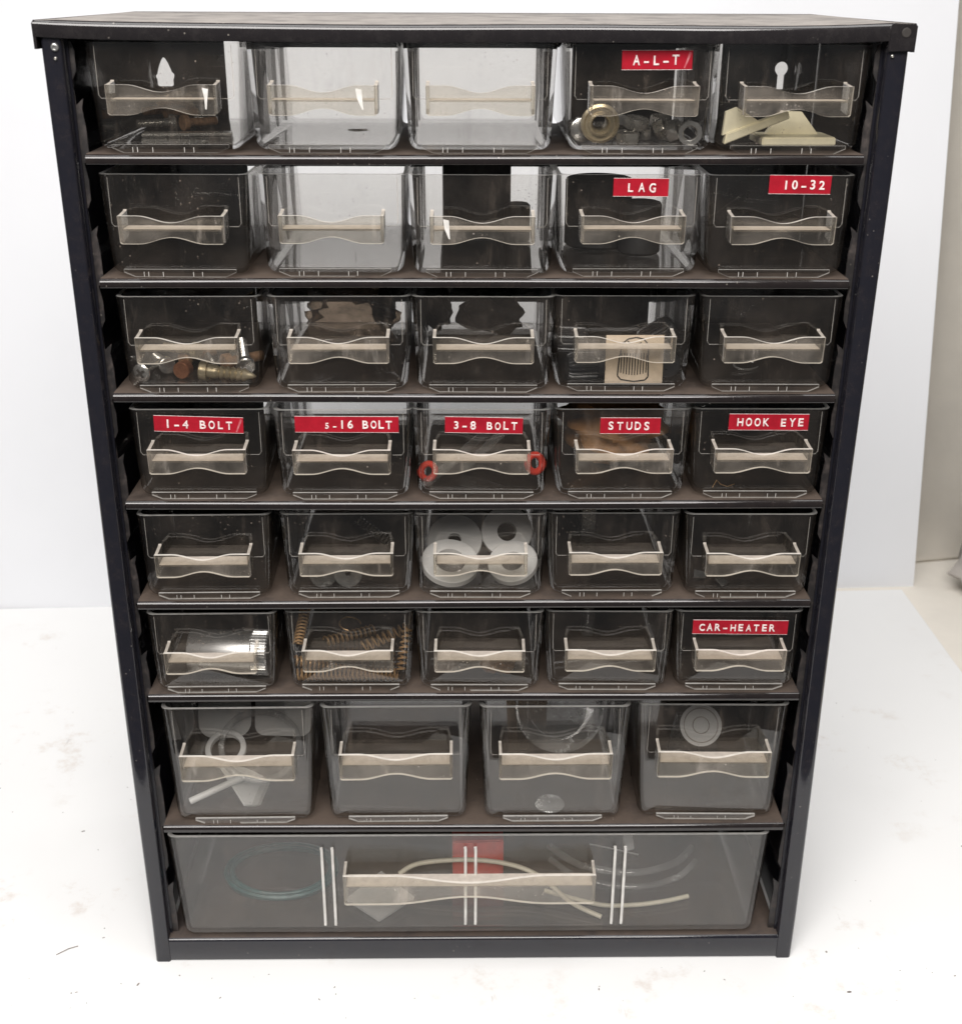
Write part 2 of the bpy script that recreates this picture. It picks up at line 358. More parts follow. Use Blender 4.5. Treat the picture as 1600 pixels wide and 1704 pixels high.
# ------------------------------------------------------------------ the cabinet
SHELF = [381.4-46.25*i for i in range(6)] + [79.5, 13.1]     # top face of the shelf that carries row 1..8
def cabinet():
    root = empty('parts_cabinet', (0, 0, 0))
    tag(root, 'black metal small-parts cabinet with eight rows of clear drawers', 'cabinet')
    for s in (-1, 1):
        # side panel with its folded front post
        bm = bmesh.new()
        prof = [(155, 0.9), (154.2, 0.1), (153.4, 0), (148.6, 0), (148.0, 0.5), (147.8, 5.5), (147.0, 5.5), (147.0, 6.3), (148.6, 6.3), (148.8, 1.1), (153.2, 1.0), (154.0, 1.6), (154.0, 116.6), (155.0, 116.6)]
        prism_z(bm, [(s*x, y) for x, y in prof], 0.0, 424.5)
        bmesh.ops.subdivide_edges(bm, edges=[e for e in bm.edges if abs(e.verts[0].co.z-e.verts[1].co.z) > 200], cuts=16, use_grid_fill=True)
        for v in bm.verts:
            if abs(v.co.x) > 153.1: v.co.x += s*0.35*math.sin(v.co.z/57.0+s)*(1 if v.co.z > 20 else 0)
        finish('side_panel', bm, 'enamel', root, smooth=50)
        # toothed shelf bracket behind the post
        pts = []; zs = [(13.1, 66.4)] + [(79.5, 70.6)] + [(SHELF[i], 46.25) for i in range(5, -1, -1)]
        for z0, h in zs:
            h = min(h, 424-z0)
            t = 19 if h < 60 else 30
            pts += [(144.2, z0-3.6), (144.2, z0+t*0.45), (144.9, z0+t*0.8), (144.0, z0+t), (146.8, z0+t-2.4), (147.2, z0+t+6), (145.5, z0+t+9.5), (145.4, min(z0+h-7, z0+t+17)), (146.4, z0+h-4.0)]
        poly = [(s*x, z) for x, z in pts]
        poly = [(s*148.5, pts[0][1])] + poly + [(s*148.5, pts[-1][1])]
        bm = bmesh.new(); prism_y(bm, poly, 6.4, 7.2); finish('shelf_bracket', bm, 'bracket', root, smooth=0)
        # back flange with keyhole
        bm = bmesh.new(); kx = 138.3 if s < 0 else 137.7
        a, b = 110.8, 153.9
        def fl(x0, x1, z0, z1): box(bm, min(s*x0, s*x1), max(s*x0, s*x1), 115.4, 116.3, z0, z1)
        fl(104, b, 1, 378.0); fl(a, b, 378.0, 390.0); fl(a, b, 414.0, 424.0); fl(a, 126.0, 390.0, 414.0); fl(150.0, b, 390.0, 414.0)
        N = 48; cz = 402.0       # plate with a punched keyhole
        key = []
        for i in range(N):
            t = 2*math.pi*i/N; cx_, sz_ = math.cos(t), math.sin(t)
            if s < 0:
                rr = 3.4 if sz_ > 0 else 4.2; p = (cx_*rr*(1-0.45*max(0, sz_)), sz_*(7.0 if sz_ > 0 else 5.6))
                if sz_ < -0.3: p = (math.copysign(min(abs(p[0])+1.2, 3.6), cx_), max(p[1], -5.2))
            else:
                p = (cx_*2.9, 3.2+sz_*2.9) if sz_ > -0.55 else (math.copysign(min(1.5, abs(cx_)*3), cx_), -5.6 if abs(cx_) < 0.6 else 0.4)
            k = min(12/max(1e-6, abs(cx_)), 12/max(1e-6, abs(sz_)))
            key.append((p, (cx_*k, sz_*k)))
        kx = -138.0 if s < 0 else 138.0
        loops = [[bm.verts.new((kx+q[j][0], y, cz+q[j][1])) for q in key] for y in (115.4, 116.3) for j in (0, 1)]
        for i in range(N):
            j = (i+1) % N
            bm.faces.new((loops[0][i], loops[0][j], loops[1][j], loops[1][i])); bm.faces.new((loops[2][i], loops[3][i], loops[3][j], loops[2][j]))
            bm.faces.new((loops[0][i], loops[2][i], loops[2][j], loops[0][j]))
        finish('back_flange', bm, 'enamel', root, smooth=0)
    # shelves: sheet with rounded, hemmed front lip
    def shelf_profile(lip):
        arc = [(2.6-2.0*math.sin(t), -2.0+2.0*math.cos(t)) for t in [math.pi/2*i/6 for i in range(7)]]
        return [(115.0, 0.0)] + arc + [(0.6, -lip+0.4), (0.9, -lip), (1.6, -lip), (1.6, -2.2), (2.4, -1.2), (3.0, -0.9), (115.0, -0.9)]
    for i, z in enumerate(SHELF[:7]):
        bm = bmesh.new(); prism_x(bm, shelf_profile(3.6), -144.1, 144.1)
        bmesh.ops.subdivide_edges(bm, edges=[e for e in bm.edges if abs(e.verts[0].co.x-e.verts[1].co.x) > 200], cuts=12, use_grid_fill=True)
        for v in bm.verts: v.co.z += 0.25*math.sin(v.co.x/63.0+i*1.7)*(0.4+0.6*(v.co.y < 10))
        finish('shelf', bm, 'shelf_enamel', root, loc=(0, 0, z), smooth=40)
    bm = bmesh.new(); prism_x(bm, shelf_profile(12.7), -147.9, 147.9); o = finish('bottom_rail', bm, 'enamel', root, loc=(0, 0.0, SHELF[7]), smooth=40)
    tops = [424.0] + SHELF[:7]
    for i in range(8):      # strip added across the back to keep backdrop light out
        lo = SHELF[i] + (27.0 if i < 2 else (10.0 if i < 6 else 24.0))
        if i == 0: lo = SHELF[0]+32
        bm = bmesh.new(); box(bm, -103.9, 103.9, 115.6, 116.1, lo, tops[i]-1.0)
        finish('added_back_bar', bm, 'enamel', root, smooth=0)
    # top cover
    bm = bmesh.new(); W = 156.6; NX = 40; sec = []
    prof = [(-1.3, -6.2), (-1.55, -5.8), (-1.6, -2.2)] + [(0.6-2.2*math.cos(t), -2.2+2.2*math.sin(t)) for t in [math.pi/2*i/5 for i in range(1, 6)]] + [(40, 0.1), (80, 0.0), (116.0, 0), (117.8, -1.5), (117.8, -8)]
    inner = [(117.0, -8), (117.0, -1.8), (115.5, -0.9), (80, -0.9), (40, -0.8), (1.2, -0.9), (-0.6, -2.2), (-0.6, -5.8), (-0.8, -6.2)]
    full = prof+inner
    for i in range(NX+1):
        u = -1+2*i/NX; x = W*u
        sag = -1.55*(1-abs(u)**7) + 0.18*math.sin(x/23.0)
        row = []
        for y, z in full:
            f = 1.0 if y < 20 else max(0.0, 1-(y-20)/80)
            zz = 428.0+z+sag*f
            if i in (0, NX): zz = min(zz, 427.0)
            row.append(bm.verts.new((x, y, zz)))
        sec.append(row)
    n = len(full)
    for i in range(NX):
        for j in range(n): bm.faces.new((sec[i][j], sec[i][(j+1) % n], sec[i+1][(j+1) % n], sec[i+1][j]))
    bm.faces.new(sec[0][::-1]); bm.faces.new(sec[-1])
    cov = finish('top_cover', bm, 'cover', root, smooth=50)
    for s in (-1, 1):
        bm = bmesh.new(); poly = [(155.9, 417.6), (156.9, 417.6), (157.0, 426.2), (156.2, 427.3), (155.9, 427.3)]
        prism_y(bm, [(s*x, z) for x, z in poly], -1.4, 117.6); finish('side_lip', bm, 'cover', cov, smooth=40)
    # folded corner tab on the right, bent slightly proud, with its rivet hole left open
    bm = bmesh.new(); N = 16
    out = [(-4.6, -5.1), (4.4, -4.5), (4.6, 3.2), (3.4, 4.6), (-4.0, 4.7), (-4.8, 3.6)]
    prism_y(bm, [(x, z) for x, z in out], -0.5, 0.4)
    bmesh.ops.bevel(bm, geom=bm.edges[:], offset=0.25, segments=2, affect='EDGES')
    finish('corner_tab', bm, 'cover', cov, loc=(152.0, -1.6, 422.6), rot=(0.06, 0.03, -0.05), smooth=40)
    bm = bmesh.new(); lathe(bm, [(0, 0.25), (1.5, 0.25), (1.7, 0.1), (1.7, -0.4), (0, -0.4)], 16)
    finish('tab_hole', bm, 'ink', cov, loc=(152.9, -2.25, 424.2), rot=(math.pi/2, 0, 0), smooth=0)
    for (x, z, r) in ((-150.0, 418.2, 1.5), (-150.2, 414.4, 0.6), (149.4, 416.2, 0.6)):
        bm = bmesh.new(); lathe(bm, [(0, 0.35), (r*0.45, 0.4), (r*0.55, 0.9), (r*0.85, 0.8), (r, 0.3), (r, -0.3), (0, -0.3)], 20)
        finish('rivet', bm, 'steel' if r > 1 else 'dark_steel', root, loc=(x, -0.1, z), rot=(math.pi/2, 0, 0), smooth=40)
    return root
cabinet()

# ------------------------------------------------------------------ drawers
def tray_mesh(wt, wb, h, L, r, t=1.5, zb=0.9):
    """tapered clear tray: rounded bottom edges and softened upright corners"""
    def U(dx, dz, top):      # half widths shrink by dx, bottom lifted by dz
        a, b = wt/2-dx, wb/2-dx; z0 = zb+dz; rr = max(0.6, r-dx); K = 6
        pts = [(-a, top)]
        for i in range(K+1):
            th = math.pi + (math.pi/2)*i/K
            pts.append((-b+rr+rr*math.cos(th), z0+rr+rr*math.sin(th)))
        for i in range(K+1):
            th = 1.5*math.pi + (math.pi/2)*i/K
            pts.append((b-rr+rr*math.cos(th), z0+rr+rr*math.sin(th)))
        pts.append((a, top)); return pts
    bm = bmesh.new()
    def skin(stations, flip):
        rows = [[bm.verts.new((x, y, z)) for x, z in U(dx, dz, h)] for y, dx, dz in stations]
        n = len(rows[0])
        for k in range(len(rows)-1):
            for i in range(n-1): bm.faces.new((rows[k][i], rows[k][i+1], rows[k+1][i+1], rows[k+1][i]))
        for row in (rows[0], rows[-1]): bm.faces.new(row)
        return rows
    R = 3.4
    def arcs(y0, y1, off):
        st = []
        for i in range(5):
            th = math.pi/2*i/4; st.append((y0+R*(1-math.sin(th)) if False else y0+R*(1-math.cos(th)), off+R*(1-math.sin(th)), off*0.9+R*0.5*(1-math.sin(th))))
        st2 = [(y1-(y-y0), a, b) for y, a, b in st][::-1]
        return st+st2
    o = skin(arcs(0, L, 0), False); i_ = skin(arcs(t, L-t, t), True)
    # rim between the two skins along the open top
    loopo = [row[0] for row in o] + [row[-1] for row in o][::-1]
    loopi = [row[0] for row in i_] + [row[-1] for row in i_][::-1]
    n = len(loopo)
    for k in range(n):
        f = bm.faces.new((loopo[k], loopo[(k+1) % n], loopi[(k+1) % n], loopi[k])); f.material_index = 1
    return bm
def grip_mesh(wd, z0, z1, zw, conc, proj, t=1.3):
    bm = bmesh.new(); a = wd/2; N = 28
    def bow(u):
        e = 0.64; x = abs(u)/e
        return 0 if x >= 1 else 0.5*(1+math.cos(math.pi*x))
    top = []; bot = []
    for i in range(N+1):
        u = -1+2*i/N
        top.append((a*u, z1-conc*bow(u))); bot.append((a*u, z0+conc*bow(u)))
    bot[0] = (-a+0.2, z0+0.6); bot[-1] = (a-0.2, z0+0.6); bot.insert(1, (-a+0.9, z0)); bot.insert(-1, (a-0.9, z0))
    prism_y(bm, top+bot[::-1], -proj, -proj+t, 0, 1)
    for s in (-1, 1):
        x0, x1 = sorted((s*a, s*(a-t)))
        poly = [(-proj+t+0.02, z0+0.5), (-proj+t+0.02, z1-0.1), (-0.6, z1+0.5), (0.02, z1+1.0), (0.02, z0+1.5)]
        va = [bm.verts.new((x0, y, z)) for y, z in poly]; vb = [bm.verts.new((x1, y, z)) for y, z in poly]
        bm.faces.new(va).material_index = 0; bm.faces.new(vb[::-1]).material_index = 0
        for i in range(5):
            f = bm.faces.new((va[i], va[(i+1) % 5], vb[(i+1) % 5], vb[i])); f.material_index = 2 if i in (1, 2) else 0
    return bm
def ledge_mesh(wd, zw, proj, t=1.3):
    bm = bmesh.new(); a = wd/2-t-0.05
    box(bm, -a, a, -proj+t+0.03, 0.02, zw-0.35, zw+0.35, 1); bm.normal_update()
    bmesh.ops.recalc_face_normals(bm, faces=bm.faces)
    for f in bm.faces:
        if f.normal.z > 0.5: f.material_index = 0
    return bm
def lip_mesh(wd):
    bm = bmesh.new(); a = wd/2
    poly = [(-a, 3.1), (-a, 2.0), (-a+4.2, 0.15), (a-4.2, 0.15), (a, 2.0), (a, 3.1)]
    prism_y(bm, poly, -1.6, -0.5, 0, 1)
    for x in (-0.32*wd, -0.28*wd, -0.15*wd, 0.12*wd, 0.2*wd): box(bm, x-0.12, x+0.12, -1.75, -1.62, 0.4, 2.2, 1)
    return bm
def groove_mesh(wd, hw, h, zw):
    bm = bmesh.new(); a = wd/2
    for s in (1,):
        tube(bm, [(s*a, -0.05, h-1.0), (s*a, -0.05, zw+1.2), (s*(a-0.9), -0.05, zw), (s*(hw/2+0.2), -0.05, zw)], 0.12, 4)
    return bm
def rib_mesh(z0, z1):
    bm = bmesh.new(); N = 8; pts = []
    for i in range(N+1):
        q = i/N; pts.append((1.3*math.sqrt(max(0, 1-q**1.8))+0.06, z0+(z1-z0)*q))
    poly = [(y, z) for y, z in pts] + [(-y, z) for y, z in pts[::-1]]
    prism_x(bm, poly, 0, 1.7); return bm

KINDS = {}
def kind(key, wt, wb, h, L, r, hw, z0, z1, zw, conc, proj, lipw, grw):
    d = dict(h=h, L=L, wt=wt, wb=wb, zw=zw)
    tmp = []
    def mk(name, bm, mats, sm): o = finish(name, bm, mats, smooth=sm); me = o.data; bpy.data.objects.remove(o); return me
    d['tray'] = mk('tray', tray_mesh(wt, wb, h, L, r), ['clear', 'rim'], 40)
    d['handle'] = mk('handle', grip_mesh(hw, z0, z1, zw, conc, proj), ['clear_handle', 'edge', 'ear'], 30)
    d['finger_ledge'] = mk('finger_ledge', ledge_mesh(hw, zw, proj), ['dusty_ledge', 'clear_handle'], 0)
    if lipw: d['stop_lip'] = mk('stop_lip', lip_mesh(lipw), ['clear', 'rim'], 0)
    if grw: d['label_groove'] = mk('label_groove', groove_mesh(grw, hw, h, zw), ['groove'], 0)
    d['rib'] = mk('divider_rib', rib_mesh(4.2, h-4), ['dark_refl_rib'], 40)
    KINDS[key] = d
kind('small', 56.3, 53.2, 38.4, 105.0, 4.4, 39.4, 14.2, 24.6, 19.2, 2.5, 9.6, 43.0, 49.0)
kind('medium', 68.4, 63.6, 61.3, 106.0, 4.6, 51.0, 29.2, 42.6, 36.2, 3.0, 9.8, 46.0, 58.0)
kind('large', 283.0, 277.0, 59.0, 106.0, 5.5, 118.0, 27.0, 43.6, 36.6, 4.2, 10.0, 0, 0)

CX = [[-112.8, -55.2, 1.4, 60.6, 116.0], [-113.4, -54.2, 2.4, 58.9, 115.2], [-111.9, -53.4, 3.0, 58.3, 116.3],
      [-112.0, -53.8, 2.5, 60.0, 116.3], [-113.6, -54.0, 2.2, 58.8, 116.2], [-114.0, -55.0, 2.0, 58.7, 115.2],
      [-106.4, -35.5, 36.3, 108.0], [-2.4]]
YAW = {(0, 0): 0.7, (0, 4): 0.3, (2, 0): 0.9, (2, 4): -0.6, (4, 0): 0.9, (3, 0): 0.4, (5, 0): 0.7, (1, 4): -0.5, (6, 3): -0.9, (4, 4): -0.5, (5, 4): -0.7}
LABEL = {
 (0, 0): 'clear drawer holding a flat steel strip beside an empty drawer, top row',
 (0, 1): 'empty clear drawer beside the one holding the steel strip, top row',
 (0, 2): 'empty clear drawer beside the A-L-T drawer',
 (0, 3): 'clear drawer with a red A-L-T tape, full of nuts and bushings',
 (0, 4): 'clear drawer holding two cream plastic wedges',
 (1, 0): 'empty clear drawer directly under the drawer with the steel strip',
 (1, 1): 'empty clear drawer beside the drawer that holds a dark block',
 (1, 2): 'clear drawer holding a dark square block, beside the LAG drawer',
 (1, 3): 'clear drawer with a red LAG tape and black rubber bungs inside',
 (1, 4): 'clear drawer with a red 10-32 tape',
 (2, 0): 'clear drawer of loose screws, a crosshead and a copper cap showing',
 (2, 1): 'clear drawer holding a crumpled brown plastic bag',
 (2, 2): 'clear drawer holding black rubber wads, above the 3-8 BOLT drawer',
 (2, 3): 'clear drawer with black ribbed knobs and a printed kraft card',
 (2, 4): 'clear drawer with one thin wire ring, above the HOOK EYE drawer',
 (3, 0): 'clear drawer with a red 1-4 BOLT tape',
 (3, 1): 'clear drawer with a long red tape reading 5-16 BOLT',
 (3, 2): 'clear drawer with a red 3-8 BOLT tape and red rings inside',
 (3, 3): 'clear drawer with a red STUDS tape and brown paper inside',
 (3, 4): 'clear drawer with a red HOOK EYE tape',
 (4, 0): 'empty speckled clear drawer directly under the 1-4 BOLT drawer',
 (4, 1): 'clear drawer with clear discs and one spring, above the bronze springs',
 (4, 2): 'clear drawer full of white plastic washers',
 (4, 3): 'clear drawer holding a grey clip, under the STUDS drawer',
 (4, 4): 'clear drawer with two grey chips, above the CAR-HEATER drawer',
 (5, 0): 'clear drawer holding a knurled aluminium cylinder',
 (5, 1): 'clear drawer full of bronze coil springs',
 (5, 2): 'clear drawer with a dark crusty lump, under the white washers drawer',
 (5, 3): 'clear drawer with an upright glass tube, beside the CAR-HEATER drawer',
 (5, 4): 'clear drawer with a red CAR-HEATER tape',
 (6, 0): 'medium clear drawer holding white plastic petal shapes',
 (6, 1): 'empty medium clear drawer beside the one with white petal shapes',
 (6, 2): 'medium clear drawer holding a clear round lid and film strips',
 (6, 3): 'medium clear drawer with a round milky disc standing inside',
 (7, 0): 'wide clear drawer across the cabinet bottom with ribbed front',
}
# writing, tape centre x, tape centre height over shelf, tape width, height, text centre x, text width, tilt (degrees)
TAPES = {
 (0, 3): ('A-L-T', 65.6, 414.4, 25.6, 6.6, 65.2, 16.5, 0.4), (1, 3): ('LAG', 62.3, 369.0, 20.9, 6.6, 62.5, 10.7, -0.3),
 (1, 4): ('10-32', 122.2, 370.3, 23.4, 6.8, 123.6, 16.0, -0.4), (3, 0): ('1-4 BOLT', -112.0, 275.0, 36.0, 6.6, -112.0, 27.0, -1.8),
 (3, 1): ('5-16 BOLT', -52.1, 275.2, 42.0, 6.7, -47.6, 27.5, -0.3), (3, 2): ('3-8 BOLT', 3.4, 274.7, 31.6, 6.7, 4.0, 26.0, -0.9),
 (3, 3): ('STUDS', 63.0, 274.3, 24.6, 6.7, 62.4, 17.0, -0.2), (3, 4): ('HOOK EYE', 119.4, 275.7, 32.6, 6.8, 120.1, 27.0, -0.2),
 (5, 4): ('CAR-HEATER', 115.9, 181.2, 41.6, 6.7, 114.4, 33.0, -0.4)}
GLYPH = {}
def glyph(ch):
    if ch in GLYPH: return GLYPH[ch]
    cu = bpy.data.curves.new('glyph', 'FONT'); cu.body = ch; cu.size = 1.0; cu.extrude = 0.05
    cu.offset = 0.004; cu.bevel_depth = 0.018; cu.bevel_resolution = 0; cu.resolution_u = 4
    tmp = bpy.data.objects.new('glyph', cu); C.objects.link(tmp)
    dg = bpy.context.evaluated_depsgraph_get(); me = bpy.data.meshes.new_from_object(tmp.evaluated_get(dg))
    bpy.data.objects.remove(tmp); bpy.data.curves.remove(cu)
    vs = [v.co.copy() for v in me.vertices]; fs = [tuple(p.vertices) for p in me.polygons]; bpy.data.meshes.remove(me)
    mx = (max(v.x for v in vs)+min(v.x for v in vs))/2; w0 = max(v.x for v in vs)-min(v.x for v in vs)
    GLYPH[ch] = ([Vector((v.x-mx, v.y, v.z)) for v in vs], fs, w0); return GLYPH[ch]
def lettering(text, width, parent, cx):
    """one raised character per step of an even pitch, as a label embosser makes them"""
    V = []; F = []; n = len(text); hgt = 3.3; cap = 0.70; rnd = random.Random(text)
    pitch = (width-2.4)/(n-1)
    for i, ch in enumerate(text):
        if ch == ' ': continue
        vs, fs, w0 = glyph(ch); k = hgt/cap; kx = min(k, 2.5/w0) if w0 > 0.3 else k
        if ch == '-': kx = 1.9/w0
        ox = -width/2+1.2+pitch*i + rnd.uniform(-0.10, 0.10); oz = -hgt/2+rnd.uniform(-0.10, 0.10); b = len(V)
        q = 0.72 if (text.startswith('5-16') and i < 2) else rnd.uniform(0.93, 1.04)
        V += [((v.x*kx*q+ox)*MM, -v.z*4.6*MM, (v.y*k*q+oz)*MM) for v in vs]
        F += [tuple(b+j for j in f) for f in fs]
    me = bpy.data.meshes.new('lettering'); me.from_pydata(V, [], F); me.materials.append(M['letter'])
    return place('lettering', me, parent, (cx, -0.36, 0))
def make_drawer(r, c):
    key = 'small' if r < 6 else ('medium' if r == 6 else 'large'); d = KINDS[key]
    yaw = math.radians(YAW.get((r, c), random.uniform(-0.8, 0.8)) if key != 'large' else 0.0)
    y0 = 4.8+random.uniform(-1.1, 1.1)
    if (r, c) == (0, 0): y0 = 3.6
    if key == 'large': y0 = 2.6
    root = empty('drawer', (CX[r][c], y0, SHELF[r]+0.05), (0, 0, yaw))
    tag(root, LABEL[(r, c)], 'drawer', {'small': 'small clear drawers in the cabinet', 'medium': 'medium clear drawers in the cabinet', 'large': None}[key])
    tray = place('tray', d['tray'], root)
    hd = place('handle', d['handle'], root); place('finger_ledge', d['finger_ledge'], hd)
    for (rr, cc), hx, sx in (((0, 0), 16.0, -1.4), ((0, 1), 13.0, 2.6), ((1, 2), -13.5, 2.2)):
        if (rr, cc) == (r, c):
            bm = bmesh.new(); prism_y(bm, [(hx-1.2, 23.6), (hx+1.0, 23.2), (hx+sx*0.4+0.5, 16.2), (hx+sx*0.4, 16.4), (hx-0.6, 20)], -9.85, -9.62)
            finish('chipped_mark', bm, 'ridge', hd, smooth=0)
    if 'stop_lip' in d: place('stop_lip', d['stop_lip'], root)
    if 'label_groove' in d:
        place('label_groove', d['label_groove'], root)
        o = place('label_groove', d['label_groove'], root); o.scale = (-1, 1, 1)
    if key != 'large':
        for s in (-1, 1):
            for y in (28, 54, 80):
                x = (d['wt']+d['wb'])/4-1.0
                o = place('divider_rib', d['rib'], tray, (s*x, y, 0)); o.rotation_euler = (0, -0.045*s if s > 0 else 0.045, 0 if s < 0 else math.pi)
                if s > 0: o.rotation_euler = (0, -0.0, math.pi)
                else: o.rotation_euler = (0, 0, 0)
    else:
        bm = bmesh.new(); tube(bm, [(0, 0, 7.0), (0.15, 0, 7.6)] + [(0.15-1.6*0, 0, 7.6+44*k/6) for k in range(1, 7)] + [(0, 0, 52.6)], 0.75, 10)
        me = finish('front_rib', bm, 'ridge', smooth=50); rm = me.data; bpy.data.objects.remove(me)
        for x in (-72.0+2.4, -67.0+2.4, -2.0+0.0, 2.8, 68.6, 73.4): place('front_rib', rm, tray, (x, -0.25, 0))
    if (r, c) in TAPES:
        tx, cx, cz, tw, th, lx, lw, tilt = TAPES[(r, c)]
        bm = bmesh.new(); box(bm, -tw/2, tw/2, -0.35, -0.02, -th/2, th/2)
        bmesh.ops.bevel(bm, geom=bm.edges[:], offset=0.1, segments=1, affect='EDGES')
        tp = finish('label_tape', bm, 'tape', root, loc=(cx-CX[r][c], -0.02, cz-SHELF[r]-0.05), rot=(0, math.radians(-tilt), 0), smooth=0)
        tp['label'] = 'red embossed tape reading ' + tx
        lettering(tx, lw, tp, lx-cx)
        if (r, c) in ((0, 3), (3, 0)):
            cx_ = tw/2-1.9
            bm = bmesh.new(); prism_y(bm, [(cx_-1.2, -th/2+0.5), (cx_-0.7, -th/2+0.4), (cx_+1.5, th/2-0.9), (cx_+0.7, th/2-0.5)], -0.42, -0.355)
            finish('glare_crease', bm, 'crease', tp, smooth=0)
        # pale cut edge along the top and bottom of the tape
        bm = bmesh.new()
        for z in (-th/2-0.1, th/2-0.02): box(bm, -tw/2, tw/2, -0.3, -0.05, z, z+0.12)
        finish('tape_edge', bm, 'letter', tp, smooth=0)
    return root
for r in range(8):
    for c in range(len(CX[r])): make_drawer(r, c)

# ------------------------------------------------------------------ contents of the drawers
FL = [s+0.05+2.32 for s in SHELF]       # inside floor of each row
def thing(name, bm, mat, loc, rot, label, cat, group=None, smooth=35):
    return tag(finish(name, bm, mat, None, loc, rot, smooth), label, cat, group)
H = math.pi/2
def nut(r, hole, h): bm = bmesh.new(); hexlathe(bm, r, hole, h); return bm
def ring_bm(R, hole, h, n=32, ch=0.3):
    bm = bmesh.new(); pr = [(hole, 0), (R-ch, 0), (R, ch), (R, h-ch), (R-ch, h), (hole, h), (hole, 0)]; lathe(bm, pr, n)
    bmesh.ops.remove_doubles(bm, verts=bm.verts, dist=1e-4); return bm
def bolt_bm(L, r, head_r, head_h, hexhead=True, point=False, pitch=0.9):
    bm = bmesh.new(); pr = [(0, 0), (head_r*0.9, 0), (head_r, 0.3), (head_r, head_h), (r, head_h)]
    z = head_h+L*0.15; pr.append((r, z))
    k = 0; n = int((L*0.85)/pitch)
    for i in range(n):
        t = i/n; s = 1-(max(0, t-0.7)/0.3)*0.9 if point else 1
        pr += [(r*1.0*s, z+i*pitch+0.2), (r*0.72*s, z+i*pitch+pitch*0.7)]
    pr.append((0, head_h+L)); lathe(bm, pr, 18); return bm
def spring(R, L, turns, wire, taper=0.0):
    bm = bmesh.new(); tube(bm, helix(R, L, turns, 12, taper), wire, 5); return bm

